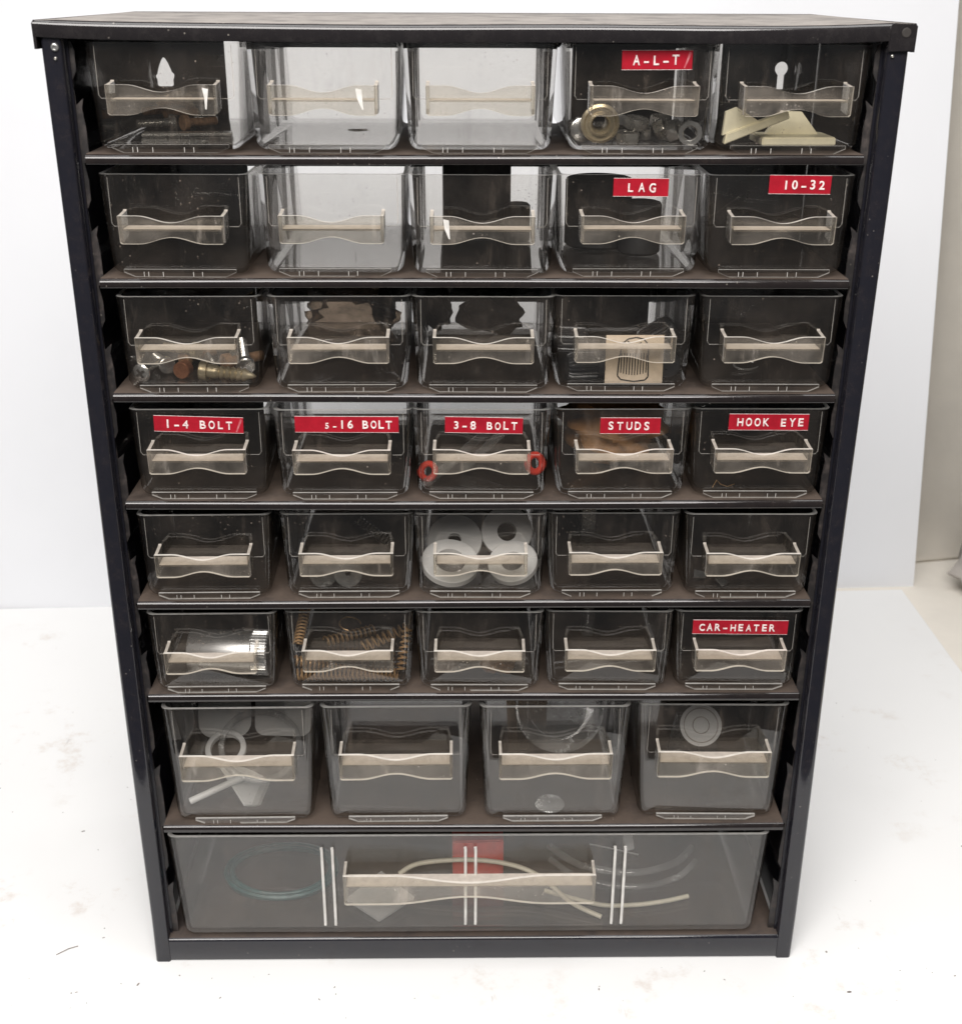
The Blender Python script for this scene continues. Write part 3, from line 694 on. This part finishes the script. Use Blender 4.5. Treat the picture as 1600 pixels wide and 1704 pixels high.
def contents():
    # --- top row
    z = FL[0]
    bm = bmesh.new(); box(bm, -17.5, 17.5, -4, 4, 0, 1.2); bmesh.ops.bevel(bm, geom=bm.edges[:], offset=0.3, segments=2, affect='EDGES')
    thing('steel_strip', bm, 'dark_steel', (-114, 40, z+0.05), (0, 0, 0.12), 'flat dull steel strip on the floor of a top-row drawer', 'metal strip')
    rnd = random.Random(9)
    for i in range(9):
        bm = bolt_bm(rnd.uniform(11, 17), 1.7, 3.2, 2.2, pitch=0.9)
        thing('small_screw', bm, ['dark_steel', 'rust', 'rust'][i % 3], (-128+15*rnd.random(), 52+rnd.uniform(0, 34), z+3.4+(i//4)*4.0), (H, 0, rnd.uniform(0, 6)), 'small dark screw lying loose behind the flat steel strip', 'screw', 'loose dark screws behind the steel strip')
    bm = bmesh.new(); prism_z(bm, [(-4.0, 0), (0, -2.2), (4.2, 0.2), (0.4, 1.8)], 0, 0.25)  # moulding gate mark, built as a thin dark diamond
    thing('gate_mark', bm, 'fleck', (-48.5, 62, z+0.05), (0, 0, 0.1), 'dark diamond-shaped moulding gate mark on the floor of an empty top-row drawer', 'flake')
    bm = bmesh.new(); lathe(bm, [(2.6, 3.0), (3.1, 0.6), (3.6, 0.0), (4.4, 0.3), (4.6, 1.6), (5.6, 1.6), (6.2, 1.0), (7.2, 1.6), (7.3, 2.6), (6.6, 3.4), (4.4, 3.8), (4.2, 9), (2.6, 9), (2.6, 3.0)], 36)
    thing('flanged_bushing', bm, 'zinc', (46.6, 10.6, z+7.45), (-H+0.1, 0, 0.0), 'yellowish flanged bushing with round hole in the A-L-T drawer', 'bushing')
    thing('hex_nut', nut(5.0, 2.5, 4.2), 'steel', (80.3, 9.6, z+4.5), (-H, 0.3, 0.0), 'bright steel hex nut standing upright, its hole facing out', 'nut')
    spots = [(68.6, 15, 3.4, 0.9, 0.7, 0.6), (73.3, 14, 2.7, 1.2, 0.2, 0.9), (57.5, 15, 0.1, 0.0, 0, 0.3), (58.5, 24, 0.1, 0, 0, 1.1), (64.5, 30, 0.1, 0.0, 0.0, 0.4), (76, 30, 0.1, 0, 0, 0.2), (50, 30, 0.1, 0, 0, 0.9), (70, 42, 0.1, 0, 0, 1.3), (58, 44, 0.1, 0, 0, 0.1), (52, 56, 0.1, 0, 0, 0.5), (64, 58, 0.1, 0, 0, 0.7), (62, 27, 4.6, 0.2, 0.1, 0.2), (72, 34, 4.7, 0.25, -0.1, 0.8), (56, 38, 4.6, -0.1, 0.2, 0.3)]
    for i, (x, y, dz, a, b, c) in enumerate(spots):
        h = 4.0; tilt = abs(a)+abs(b)
        o = tag(finish('hex_nut', nut(3.9+0.5*(i % 3), 2.0, h), ['dark_steel', 'steel', 'dark_steel'][i % 3], None, (x, y, z+dz+(1.5 if tilt > 0.5 else 0)), (a, b, c), 35), {0: 'tilted dull hex nut between the round bushing and the bright upright nut', 1: 'grey hex nut standing on edge against the bright upright nut', 2: 'dark hex nut lying flat beside the round bushing'}.get(i, 'dull hex nut in the heap behind the round bushing'), 'nut', 'nuts heaped in the A-L-T drawer')
    thing('bolt', bolt_bm(16, 2.2, 4.6, 3.4), 'steel', (40.5, 18, z+4.7), (-H, 0, 0.15), 'silver bolt lying along the side of the A-L-T drawer', 'bolt')
    bm = bmesh.new(); box(bm, -22, 22, -3, 3, 0, 33); bmesh.ops.bevel(bm, geom=bm.edges[:], offset=0.8, segments=2, affect='EDGES')  # added slab, keeps the bright backdrop from showing behind the nuts
    thing('added_dark_slab', bm, 'black_rubber', (64, 92, z+0.1), (0, 0, 0.03), 'dark slab added behind the nuts to darken the A-L-T drawer', 'slab')
    # cream wedges
    bm = bmesh.new(); prism_x(bm, [(0, 0), (20, 0), (20, 3.0), (0, 3.0)], -14, 14); bmesh.ops.bevel(bm, geom=bm.edges[:], offset=0.4, segments=2, affect='EDGES')
    prism_y(bm, [(-10, 3.02), (10.5, 3.02), (3.5, 11.2), (-4.0, 11.5)], 12, 14.5)
    thing('plastic_wedge', bm, 'cream', (121.5, 9.5, z+0.1), (0, 0, 0.03), 'cream plastic wedge lying flat with a triangular fin and slot', 'plastic wedge')
    bm = bmesh.new(); prism_y(bm, [(-13, 0), (13, 0), (13, 2.8), (-11, 3.6)], 0, 3.2); bmesh.ops.bevel(bm, geom=bm.edges[:], offset=0.35, segments=2, affect='EDGES')
    prism_y(bm, [(-12.5, 3.3), (2, 3.1), (-4.5, 11.0), (-9, 11.0)], 1.0, 2.6)
    thing('plastic_wedge', bm, 'cream', (105.0, 8.2, z+5.3), (0.1, -0.37, 0.05), 'cream plastic wedge propped up at a slant on the other one', 'plastic wedge')
    # --- second row
    z = FL[1]
    bm = bmesh.new(); box(bm, -14.5, 14.5, -10, 10, 0, 32.5); bmesh.ops.bevel(bm, geom=bm.edges[:], offset=1.0, segments=2, affect='EDGES')
    thing('dark_block', bm, 'black_rubber', (0.8, 82, z+0.1), (0, 0, 0.04), 'dark square block standing at the back of a second-row drawer', 'block')
    bm = bmesh.new(); lathe(bm, [(0, 0), (5.2, 0), (5.6, 0.6), (5.6, 15), (4.5, 16), (0, 16)], 28)
    thing('rubber_plug', bm, 'black_rubber', (18.2, 66, z+0.1), (0, 0, 0), 'small black rubber plug beside the dark square block', 'plug')
    def cap(R, h):
        bm = bmesh.new(); lathe(bm, [(0, 0), (R-1, 0), (R, 1), (R, h-1.4), (R-0.5, h-0.4), (R-1.6, h), (R-3.0, h-0.2), (R-3.6, h-1.6), (R-4.2, h-2.8), (0, h-2.8)], 40); return bm
    thing('rubber_bung', cap(14.0, 28), 'black_rubber', (52.0, 58, z+0.1), (0, 0, 0), 'large black rubber bung with a raised rim in the LAG drawer', 'bung')
    thing('rubber_bung', cap(8.5, 21), 'black_rubber', (67.5, 40, z+0.1), (0, 0, 0), 'smaller black rubber bung beside the large one', 'bung')
    # --- third row
    z = FL[2]
    bm = bmesh.new(); lathe(bm, [(0, 0.9), (2.2, 0.7), (3.5, 0.25), (3.75, 0.0), (3.8, -0.3), (1.7, -2.6), (1.7, -16), (0.2, -19), (0, -19)], 28)
    o = thing('crosshead_screw', bm, 'steel', (-134.2, 9.0, z+3.9), (H, 0, -0.25), 'steel crosshead screw with its recessed head facing out', 'screw')
    bm = bmesh.new()
    box(bm, -2.0, 2.0, -0.5, 0.5, 0.6, 1.05); box(bm, -0.5, 0.5, -2.0, -0.52, 0.6, 1.04); box(bm, -0.5, 0.5, 0.52, 2.0, 0.6, 1.04)
    finish('cross_recess', bm, 'ink', o, (0, 0, 0), (0, 0, 0.6), smooth=0)
    bm = bmesh.new(); lathe(bm, [(0, 0), (3.2, 0), (3.5, 0.4), (3.5, 4.6), (3.0, 5), (0, 5)], 28)
    thing('copper_cap', bm, 'copper', (-119.2, 13.0, z+3.6), (-H, 0, -0.2), 'round copper cap standing on edge among the screws', 'cap')
    thing('lag_screw', bolt_bm(20, 2.9, 4.2, 3.2, point=True, pitch=2.3), 'zinc', (-111.0, 11.9, z+4.3), (0, H+0.08, -0.12), 'yellowish lag screw with coarse thread lying on its side', 'screw')
    bm = ring_bm(4.9, 2.4, 1.6); thing('washer', bm, 'steel', (-108.6, 17.5, z+5.0), (0, H-0.2, 0.5), 'steel washer leaning against the lag screw', 'washer')
    thing('machine_screw', bolt_bm(22, 2.2, 3.9, 2.6), 'steel', (-93.4, 16, z+4.2), (-H+0.2, 0.0, 0.22), 'bright steel screw lying behind the lag screw tip', 'screw')
    thing('rusty_bolt', bolt_bm(16, 2.2, 3.7, 3.0), 'rust', (-104, 24, z+3.8), (-H, 0, -0.9), 'rusty bolt lying at the back of the screw drawer', 'bolt')
    for i, (x, y, dz, a_) in enumerate(((-126, 20, 3.6, 0.5), (-122, 30, 3.6, -0.7), (-100, 34, 3.6, 0.2), (-114, 26, 8.4, 1.2))):
        thing('loose_screw', bolt_bm(15, 1.9, 3.5, 2.4), ['steel', 'rust', 'dark_steel', 'zinc'][i], (x, y, z+dz), (-H, 0, a_), ['steel screw lying behind the crosshead screw', 'rusty screw lying behind the copper cap', 'dark screw lying at the back behind the washer', 'yellowish screw lying on top of the screw heap'][i], 'screw')
    # brown bag
    def crumple(sx, sy, sz, seed, n=20):
        bm = bmesh.new(); bmesh.ops.create_uvsphere(bm, u_segments=n*2, v_segments=n, radius=1)
        rnd = random.Random(seed); ph = [rnd.uniform(0, 6.28) for _ in range(8)]
        for v in bm.verts:
            x, y, zz = v.co; k = 1+0.14*math.sin(5*x+ph[0]+3*y)+0.12*math.sin(7*y+ph[1]-4*zz)+0.10*math.sin(9*zz+ph[2]+5*x)+0.06*math.sin(17*x+13*y+ph[3])
            p = Vector((x*sx, y*sy, zz*sz))*k
            v.co = p
        zm = min(v.co.z for v in bm.verts)
        for v in bm.verts: v.co.z -= zm
        return bm
    thing('plastic_bag', crumple(19, 26, 9.5, 3), 'bag', (-53.5, 62, z+0.1), (0, 0, 0.3), 'crumpled brownish plastic bag in a third-row drawer', 'bag', smooth=60)
    thing('dark_part', crumple(5, 5, 10, 8, 10), 'black_rubber', (-41, 84, z+0.1), (0, 0, 0), 'dark lump behind the crumpled brown bag', 'lump', smooth=60)
    thing('rubber_wad', crumple(13.5, 9, 8.5, 31), 'black_rubber', (9, 84, z+0.1), (0, 0, 0.1), 'large wad of black rubber above the 3-8 BOLT drawer', 'rubber wad', smooth=60)
    thing('rubber_wad', crumple(6, 8, 7, 37, 14), 'black_rubber', (-17, 92, z+0.1), (0, 0, 0.4), 'small wad of black rubber beside the larger one', 'rubber wad', smooth=60)
    bm = bmesh.new(); box(bm, -23, 23, -3, 3, 0, 34); bmesh.ops.bevel(bm, geom=bm.edges[:], offset=0.8, segments=2, affect='EDGES')  # added to cover the bright backdrop behind knobs and card
    thing('added_dark_slab', bm, 'black_rubber', (58.5, 98, z+0.1), (0, 0, 0.0), 'dark slab added to darken the back behind the ribbed knobs and printed card', 'slab')
    # knobs and card
    def knob(loc, rot, label):
        bm = bmesh.new()
        def md(a): return 1+0.055*(1 if math.sin(22*a) > 0 else -1)
        lathe(bm, [(0, 0), (4.8, 0), (5.6, 0.8), (5.7, 3.2)], 88); o = finish('ribbed_knob', bm, 'black_plastic', None, loc, rot, 30)
        tag(o, label, 'knob', 'black ribbed knobs')
        bm = bmesh.new(); lathe(bm, [(5.4, 3.2), (5.4, 13.6), (4.6, 15.0), (0, 15.2)], 88, mod=md); finish('ribbed_skirt', bm, 'black_plastic', o, smooth=20)
    knob((31.2, 24.0, z+13.9), (0, H-0.0, -0.15), 'black ribbed knob lying on top of the one below it')
    knob((52.0, 13.4, z+5.9), (0, -H, 0.12), 'black ribbed knob lying on the drawer floor beside the card')
    knob((82.5, 34.0, z+16.5), (0, -H-0.42, 0.25), 'black ribbed knob tilted up above the corner of the card')
    knob((68, 34, z+5.9), (0, -H, 0.2), 'black ribbed knob lying hidden behind the card')
    knob((77.6, 12.0, z+5.9), (-H, 0, 0.0), 'black ribbed knob lying beside the right edge of the card')
    bm = bmesh.new(); box(bm, -11.6, 11.6, 0, 0.45, 0, 19.5)
    card = thing('printed_card', bm, 'card', (63.7, 7.9, z+0.1), (-0.05, 0, 0.0), 'kraft card printed with a line drawing of a ribbed cap', 'card', smooth=0)
    bm = bmesh.new()
    def line(pts, r=0.3):
        for a, b in zip(pts[:-1], pts[1:]):
            d = Vector((b[0]-a[0], 0, b[1]-a[1])); nrm = Vector((-d.z, 0, d.x)).normalized()*r
            q = [Vector((a[0], 0, a[1])), Vector((b[0], 0, b[1]))]
            vs = [bm.verts.new(p) for p in (q[0]+nrm, q[1]+nrm, q[1]-nrm, q[0]-nrm)]; bm.faces.new(vs)
    line([(-6.0, 11.5), (-6.6, 3.0), (-5.2, 1.4), (0, 0.6), (4.6, 1.2), (5.8, 2.6), (5.4, 11.5)]); line([(-5.8, 11.5), (-5.2, 16.0), (-2.8, 18.0), (0.4, 18.6), (3.4, 18.0), (5.2, 15.8), (5.6, 11.5)])
    for k in range(10): line([(-5.2+1.12*k, 12.2), (-5.3+1.12*k, 4.2-1.0*math.sin(k/9*3.14))], 0.22)
    line([(-3.0, 17.2), (-1.8, 16.0), (0.6, 15.8), (2.6, 16.6)], 0.25)
    finish('printed_drawing', bm, 'ink', card, loc=(0, -0.06, 0), smooth=0)
    bm = bmesh.new(); tube(bm, [(6*math.cos(a), 4*math.sin(a), 0.5+0.6*math.sin(a)) for a in [0.3+5.0*k/26 for k in range(27)]], 0.45, 6)
    thing('wire_ring', bm, 'steel', (114, 30, z+0.6), (0, 0, 0.6), 'thin open wire ring above the HOOK EYE drawer', 'wire ring', smooth=50)
    # --- fourth row
    z = FL[3]
    def tor(R, r): 
        bm = bmesh.new(); tube(bm, [(R*math.cos(a), R*math.sin(a), 0) for a in [2*math.pi*k/32 for k in range(32)]], r, 10, closed=True); return bm
    thing('red_ring', tor(3.6, 1.5), 'red_plastic', (25.0, 13.5, z+9.5), (H-0.35, 0, 0.5), 'bright red ring leaning against the side of the 3-8 BOLT drawer', 'ring', smooth=50)
    thing('red_ring', tor(3.3, 1.4), 'red_plastic', (-19.8, 16.0, z+5.0), (H-0.5, 0.0, -0.5), 'darker red ring behind the clear rod end', 'ring', smooth=50)
    for i, (p, q) in enumerate((((-20.5, 9.8, z+2.2), (5.5, 46, z+12.0)), ((-5.0, 26, z+2.2), (12.5, 46, z+12.0)))):
        d = Vector(q)-Vector(p); bm = bmesh.new()
        lathe(bm, [(0, 0), (1.7, 0), (2.0, 0.4), (2.0, d.length-1.5), (1.2, d.length), (0, d.length)], 18)
        if i == 0:
            for k in range(5): box(bm, 0.6, 1.0, -2.05, -2.0, 2+2.6*k, 2.6+2.6*k)
        thing('clear_rod', bm, 'film', p, d.to_track_quat('Z', 'Y').to_euler(), ['long clear plastic rod slanting across the 3-8 BOLT drawer', 'shorter clear plastic rod behind the long one'][i], 'rod', smooth=50)
    thing('brown_wad', crumple(20, 22, 13, 12), 'brown', (60, 42, z+0.1), (0, 0, 0.2), 'crumpled rusty brown paper filling the STUDS drawer', 'paper', smooth=60)
    bm = bmesh.new(); tube(bm, [(0, 0, 0.3), (1.6, 0.3, 3.6), (3.2, 0.2, 1.8), (6.5, 1.0, 0.3), (10, 4, 0.3)], 0.16, 5)
    thing('wire_hair', bm, 'bronze', (99.5, 9.0, z+0.0), (0, 0, 0), 'fine curled wire in the corner of the HOOK EYE drawer', 'wire', smooth=50)
    # --- fifth row
    z = FL[4]
    bm = spring(1.9, 20, 11, 0.32)
    thing('coil_spring', bm, 'dark_steel', (-39.0, 50, z+2.4), (0, -0.42, 2.6), 'dark coil spring leaning in the drawer of clear discs', 'spring', smooth=50)
    for i, x in enumerate((-65.5, -54.8)):
        bm = ring_bm(6.2, 1.3, 1.1)
        thing('clear_disc', bm, 'film', (x, 11.0, z+6.2), (H-0.28, 0, 0.1*i), 'clear round plastic disc leaning on the drawer front', 'disc', 'clear discs leaning behind the drawer front')
    for i, (x, y, zz, R, hole, h, rx, ry) in enumerate(((-11.0, 19.5, 5.6, 12.6, 6.6, 3.4, 0.42, 0.12), (17.0, 20.0, 5.4, 11.0, 5.0, 3.2, 0.5, -0.2), (14.5, 44, 10.5, 11.6, 4.4, 3.6, 1.0, 0.1), (-9, 42, 7.0, 12.5, 3.0, 2.4, 0.75, 0.0))):
        thing('plastic_washer', ring_bm(R, hole, h, 40), 'white_plastic', (x, y, z+zz), (rx, ry, 0), ['milky white plastic washer tilted beside the smaller one', 'smaller white plastic washer leaning against the drawer side', 'thick white plastic washer with a dark hole at the back', 'wide milky plastic washer behind the tilted one'][i], 'washer', 'white plastic washers in one drawer')
    bm = bmesh.new(); box(bm, -3.2, 3.2, -6, 6, 0, 4.0); box(bm, -3.2, 3.2, -6, -4, 4.02, 34)
    thing('grey_clip', bm, 'dark_steel', (54, 74, z+0.1), (0, 0, 0.1), 'grey metal clip standing at the back under the STUDS drawer', 'clip', smooth=0)
    for i, (x, y, a) in enumerate(((98.8, 20, 0.3), (107.5, 12.5, 1.0))):
        bm = bmesh.new(); prism_z(bm, [(-3.4, -2), (2.6, -2.4), (3.4, 1.0), (-1.0, 2.8)], 0, 0.8)
        thing('grey_chip', bm, 'steel', (x, y, z+2.4*0.2), (0.35, 0.1, a), ['larger thin grey chip above the CAR-HEATER drawer', 'smaller thin grey chip lying by the drawer front'][i], 'chip', smooth=0)
    # --- sixth row
    z = FL[5]
    bm = bmesh.new()
    lathe(bm, [(0, 0), (9.4, 0), (9.8, 0.5), (9.8, 28.0), (9.6, 28.2)], 72)
    o = finish('aluminium_cylinder', bm, 'alu', None, (-127.5, 18.0, z+10.2), (0, H, -0.04), 40)
    tag(o, 'shiny aluminium cylinder with knurled end lying in its drawer', 'cylinder')
    bm = bmesh.new(); lathe(bm, [(9.4, 28.2), (10.0, 28.6), (10.0, 35.0), (9.4, 35.6), (0, 35.6)], 144, mod=lambda a: 1+0.03*(1 if math.sin(36*a) > 0 else -1)); finish('knurled_ring', bm, 'alu', o, smooth=20)
    bm = bmesh.new(); box(bm, -0.5, 0.5, -2.2, 2.2, -0.1, 0.1); finish('slot_mark', bm, 'ink', o, (-9.86+0.0, 0, 20), (0, H, H), smooth=0)
    sp = [((-79.5, 9.9, z+2.6), (0, 0.0, 0.0), 45, 24, 2.4, 'long bronze coil spring lying along the drawer front'),
          ((-82.0+1.5, 13, z+8.2), (0, 0.3, 0.10), 40, 20, 2.2, 'bronze coil spring resting just above the front one'),
          ((-78.5, 12.5, z+16.8), (0, -0.55, 1.45), 22, 13, 2.1, 'bronze coil spring standing up in the drawer corner'),
          ((-52, 34, z+3.0), (0, -0.35, 0.2), 24, 9, 2.6, 'open-wound bronze spring slanting at the back'),
          ((-33.5, 12, z+3.0), (0, -0.9, 1.3), 20, 8, 2.0, 'bronze coil spring leaning on the drawer side'),
          ((-70, 40, z+2.6), (0, 0, 0.5), 26, 11, 2.3, 'bronze coil spring lying flat at the back')]
    for p, rt, L, tn, R, lab in sp:
        thing('coil_spring', spring(R, L, tn, 0.46), 'bronze', p, rt, lab, 'spring', 'bronze springs in one drawer', smooth=50)
    bm = bmesh.new(); tube(bm, [(5*math.cos(a), 4*math.sin(a), 2*math.sin(a*0.5)) for a in [0.2+4.4*k/20 for k in range(21)]], 0.35, 5)
    thing('bent_wire', bm, 'bronze', (-58, 42, z+10), (0.4, 0, 0), 'curved bronze wire among the springs', 'wire', smooth=50)
    thing('crusty_lump', crumple(7, 5, 4, 21, 14), 'rust', (11.0, 14, z+0.1), (0, 0, 0), 'dark crusty lump on the floor beside the upright tube drawer', 'lump', smooth=60)
    bm = bmesh.new(); lathe(bm, [(2.4, 0), (3.0, 0), (3.0, 27), (3.3, 28), (2.4, 28), (2.4, 0)], 24)
    thing('glass_tube', bm, 'film', (54.5, 52, z+0.1), (0, 0, 0), 'upright clear glass tube in the drawer next to CAR-HEATER', 'tube', smooth=50)
    # --- seventh row
    z = FL[6]
    def petal(R, a0, a1, th=1.2):
        bm = bmesh.new(); pts = [(0, 0)] + [(R*math.cos(a), R*math.sin(a)) for a in [a0+(a1-a0)*k/14 for k in range(15)]]
        prism_z(bm, pts, 0, th); return bm
    thing('plastic_fan', petal(25, -0.95, 0.85), 'white_plastic', (-108.5, 12.5, z+0.4), (0.55, 0, H-0.1), 'white plastic fan-shaped piece with its point at the drawer front', 'plastic piece', smooth=0)
    def plate(w_, d_, r_, hole):
        bm = bmesh.new(); pts = []
        for cx, cy_, a0 in ((w_-r_, d_-r_, 0), (-w_+r_, d_-r_, H), (-w_+r_, -d_+r_, 2*H), (w_-r_, -d_+r_, 3*H)):
            pts += [(cx+r_*math.cos(a0+H*k/5), cy_+r_*math.sin(a0+H*k/5)) for k in range(6)]
        prism_z(bm, pts, 0, 1.0); return bm
    thing('plastic_plate', plate(13, 15, 8, 0), 'milky', (-124, 60, z+25.0), (1.15, 0, 0.05), 'clear rounded plastic plate leaning at the back beside another', 'plastic plate', smooth=0)
    o = thing('plastic_plate', plate(14, 16, 5, 0), 'milky', (-95, 62, z+26.0), (1.15, 0, -0.05), 'milky square-cornered plastic plate with a small hole', 'plastic plate', smooth=0)
    bm = bmesh.new(); lathe(bm, [(0, 0.1), (1.5, 0.1), (1.5, -0.1), (0, -0.1)], 14); finish('plate_hole', bm, 'ink', o, (7, 11, 1.1), smooth=0)
    thing('plastic_hoop', ring_bm(20, 17.4, 3.0, 48), 'film', (-104, 40, z+15.0), (0.5, 0.15, 0), 'large clear plastic hoop lying over the white pieces', 'hoop', smooth=50)
    thing('plastic_hoop', ring_bm(10, 7.4, 3.0, 36), 'white_plastic', (-122, 46, z+9.0), (0.5, 0, 0), 'small milky plastic hoop beside the large clear one', 'hoop', smooth=50)
    bm = bmesh.new(); tube(bm, [(0, 0, 0), (9, 3, 3.0), (18, 7, 5.4), (24, 10, 6.5)], 1.7, 8); thing('plastic_stick', bm, 'white_plastic', (-134.0, 14, z+2.2), (0, 0, 0), 'milky plastic stick slanting towards the fan-shaped piece', 'stick', smooth=50)
    bm = bmesh.new(); lathe(bm, [(0, 0), (3, 0), (3.4, -1.2), (4.4, -1.2), (4.8, 0), (13, 0.2), (13.4, -0.8), (14.2, -0.8), (14.6, 0.2), (20.5, 0.4), (22, 2), (22, 7), (21, 7), (20.6, 2.2), (0, 1.6)], 56); thing('round_lid', bm, 'film', (42, 60, z+24), (1.0, 0, 0.1), 'clear round plastic lid leaning at the back of its drawer', 'lid', smooth=50)
    for i in range(4):
        bm = bmesh.new(); box(bm, -2.4, 2.4, -0.3, 0.3, 0, 40+3*i)
        thing('film_strip', bm, 'bag', (20+5.0*i, 52+7*i, z+0.2), (-0.3, 0.03*i, 0.15), 'narrow brownish film strip leaning beside the clear round lid', 'film strip', 'film strips beside the round lid', smooth=0)
    bm = bmesh.new(); lathe(bm, [(0, 0), (6, 0), (7, 1.2), (6, 2.4), (0, 2.6)], 24); thing('clear_bead', bm, 'film', (35.5, 12, z+0.1), (0, 0, 0), 'flat clear bead on the floor below the round lid', 'bead', smooth=50)
    bm = bmesh.new(); lathe(bm, [(0, 0), (3.7, 0), (3.8, 0.9), (4.2, 0.9), (4.3, 0), (8.0, 0), (8.1, 0.9), (8.5, 0.9), (8.6, 0.3), (10.0, 0.8), (10.2, 2.6), (0, 2.6)], 48)
    o = thing('milky_disc', bm, 'milky', (110.6, 44, z+24), (1.05, 0, 0.0), 'round milky disc with two grooved circles standing up', 'disc', smooth=40)
    for R in (4.0, 8.3):
        bm = bmesh.new(); tube(bm, [(R*math.cos(a), R*math.sin(a), 0) for a in [2*math.pi*k/40 for k in range(40)]], 0.2, 5, closed=True); finish('groove_ring', bm, 'fleck', o, (0, 0, 2.65), smooth=50)
    bm = bmesh.new(); prism_y(bm, [(-13, 0), (13, 0), (9, 24), (-9, 24)], 0, 3); thing('dark_stand', bm, 'black_plastic', (110.0, 53, z+0.1), (0, 0, 0), 'dark plastic wedge propping up the milky disc', 'stand', smooth=0)
    # --- wide bottom drawer
    z = FL[7]
    bm = bmesh.new(); tube(bm, [(27*math.cos(a), 20*math.sin(a), 0.8+0.5*math.sin(3*a)) for a in [2*math.pi*k/60 for k in range(60)]], 1.7, 6, closed=True)
    for q in (0.93, 1.05): tube(bm, [(27*q*math.cos(a), 20*q*math.sin(a), 2.2+0.5*math.sin(2*a+q)) for a in [2*math.pi*k/60 for k in range(60)]], 1.3, 6, closed=True)
    thing('wire_coil', bm, 'teal', (-99, 46, z+0.3), (0, 0, 0), 'coil of dark teal wire lying in the wide bottom drawer', 'wire coil', smooth=50)
    bm = bmesh.new(); prism_z(bm, [(0, 0), (17, 15), (0, 34), (-17, 15)], 0, 1.6); thing('clear_plate', bm, 'milky', (-46.5, 9.0, z+0.3), (0.06, 0, 0.03), 'clear square plate with one corner pointing to the drawer front', 'plate', smooth=0)
    bm = bmesh.new(); box(bm, -13.0, 13.0, -9, 9, 0, 22); bmesh.ops.bevel(bm, geom=bm.edges[:], offset=0.8, segments=2, affect='EDGES')
    thing('red_box', bm, 'red_plastic', (2.0, 52, z+0.1), (0, 0, 0.03), 'red plastic box at the back of the wide bottom drawer', 'box')
    def cat(ps, n=10):
        out = []; P = [ps[0]]+ps+[ps[-1]]
        for i in range(1, len(P)-2):
            for k in range(n):
                t = k/n; a, b, c, d = [Vector(q) for q in P[i-1:i+3]]
                out.append(0.5*((2*b)+(c-a)*t+(2*a-5*b+4*c-d)*t*t+(3*b-a-3*c+d)*t**3))
        return out+[Vector(ps[-1])]
    bm = bmesh.new(); tube(bm, cat([(-37.9, 36, 7.6), (-27.6, 38, 12.4), (-2.6, 38.0, 14.6), (19.2, 36, 12.8), (34, 30, 9.6), (48, 18, 4.2), (62.6, 10.5, 1.4)]), 1.25, 8)
    thing('cream_cable', bm, 'cable', (0, 0, z), (0, 0, 0), 'cream cable curving past the red box to the drawer front', 'cable', smooth=50)
    bm = bmesh.new(); tube(bm, cat([(35.5, 27, 4.0), (62, 19.5, 1.4), (80, 19, 1.4), (95, 21.5, 1.4), (107.8, 25, 1.6)]), 1.2, 8)
    thing('cream_cable', bm, 'cable', (0, 0, z), (0, 0, 0), 'shorter cream cable crossing behind the ribbed drawer front', 'cable', smooth=50)
    for i, off in enumerate((0, 11)):
        bm = bmesh.new(); tube(bm, cat([(40, 64-off, 2.6), (56, 48-off, 2.6), (82, 42-off, 2.6), (104, 49-off, 2.6), (116, 62-off, 2.6)]), 1.9-0.3*i, 8)
        thing('clear_tubing', bm, 'film', (0, 0, z), (0, 0, 0), ['clear plastic tubing curved behind the other tubing', 'clear plastic tubing curved between cable and the other tubing'][i], 'tubing', smooth=50)
    bm = bmesh.new(); prism_z(bm, [(-3, -4), (3.5, -3), (4, 4), (-1, 5)], 0, 1.0); thing('glass_shard', bm, 'white_plastic', (81, 62, z+5), (0.8, 0.1, 0.3), 'pale glassy shard above the clear tubing', 'shard', smooth=0)
    bm = bmesh.new(); tube(bm, [(0, 0, 0), (13, 0, -3.2), (26, 0, -7)], 0.35, 6); thing('glass_needle', bm, 'white_plastic', (61, 58, z+8.2), (0, 0, 0), 'thin pale needle lying across the clear tubing', 'needle', smooth=50)
contents()

# ------------------------------------------------------------------ specks on the white board
def debris():
    bm = bmesh.new(); rnd = random.Random(5)
    for i in range(84):
        if i < 50: x, y = rnd.uniform(-240, 240), rnd.uniform(-60, -6)
        elif i < 68: x, y = rnd.uniform(-300, -165), rnd.uniform(-40, 250)
        else: x, y = rnd.uniform(165, 330), rnd.uniform(-40, 250)
        s = rnd.uniform(0.12, 0.32) if rnd.random() < 0.93 else rnd.uniform(0.4, 0.6); a = rnd.uniform(0, 6.28)
        el = rnd.uniform(1, 3)
        pts = [(x+s*el*math.cos(t)*math.cos(a)-s*math.sin(t)*math.sin(a), y+s*el*math.cos(t)*math.sin(a)+s*math.sin(t)*math.cos(a)) for t in (0.2, 1.2, 2.4, 3.3, 4.3, 5.4)]
        prism_z(bm, pts, 0.03, 0.03+0.2*s)
    for p in ([(-176, 96, .15), (-171, 97, .3), (-166, 96, .2)], [(-205, 5, .2), (-200, 9, .4), (-196, 11, .2)]): tube(bm, p, 0.25, 4)
    tag(finish('debris', bm, 'fleck', smooth=0), 'scattered dark dirt flecks on the white floor board', 'debris', kind='stuff')
debris()
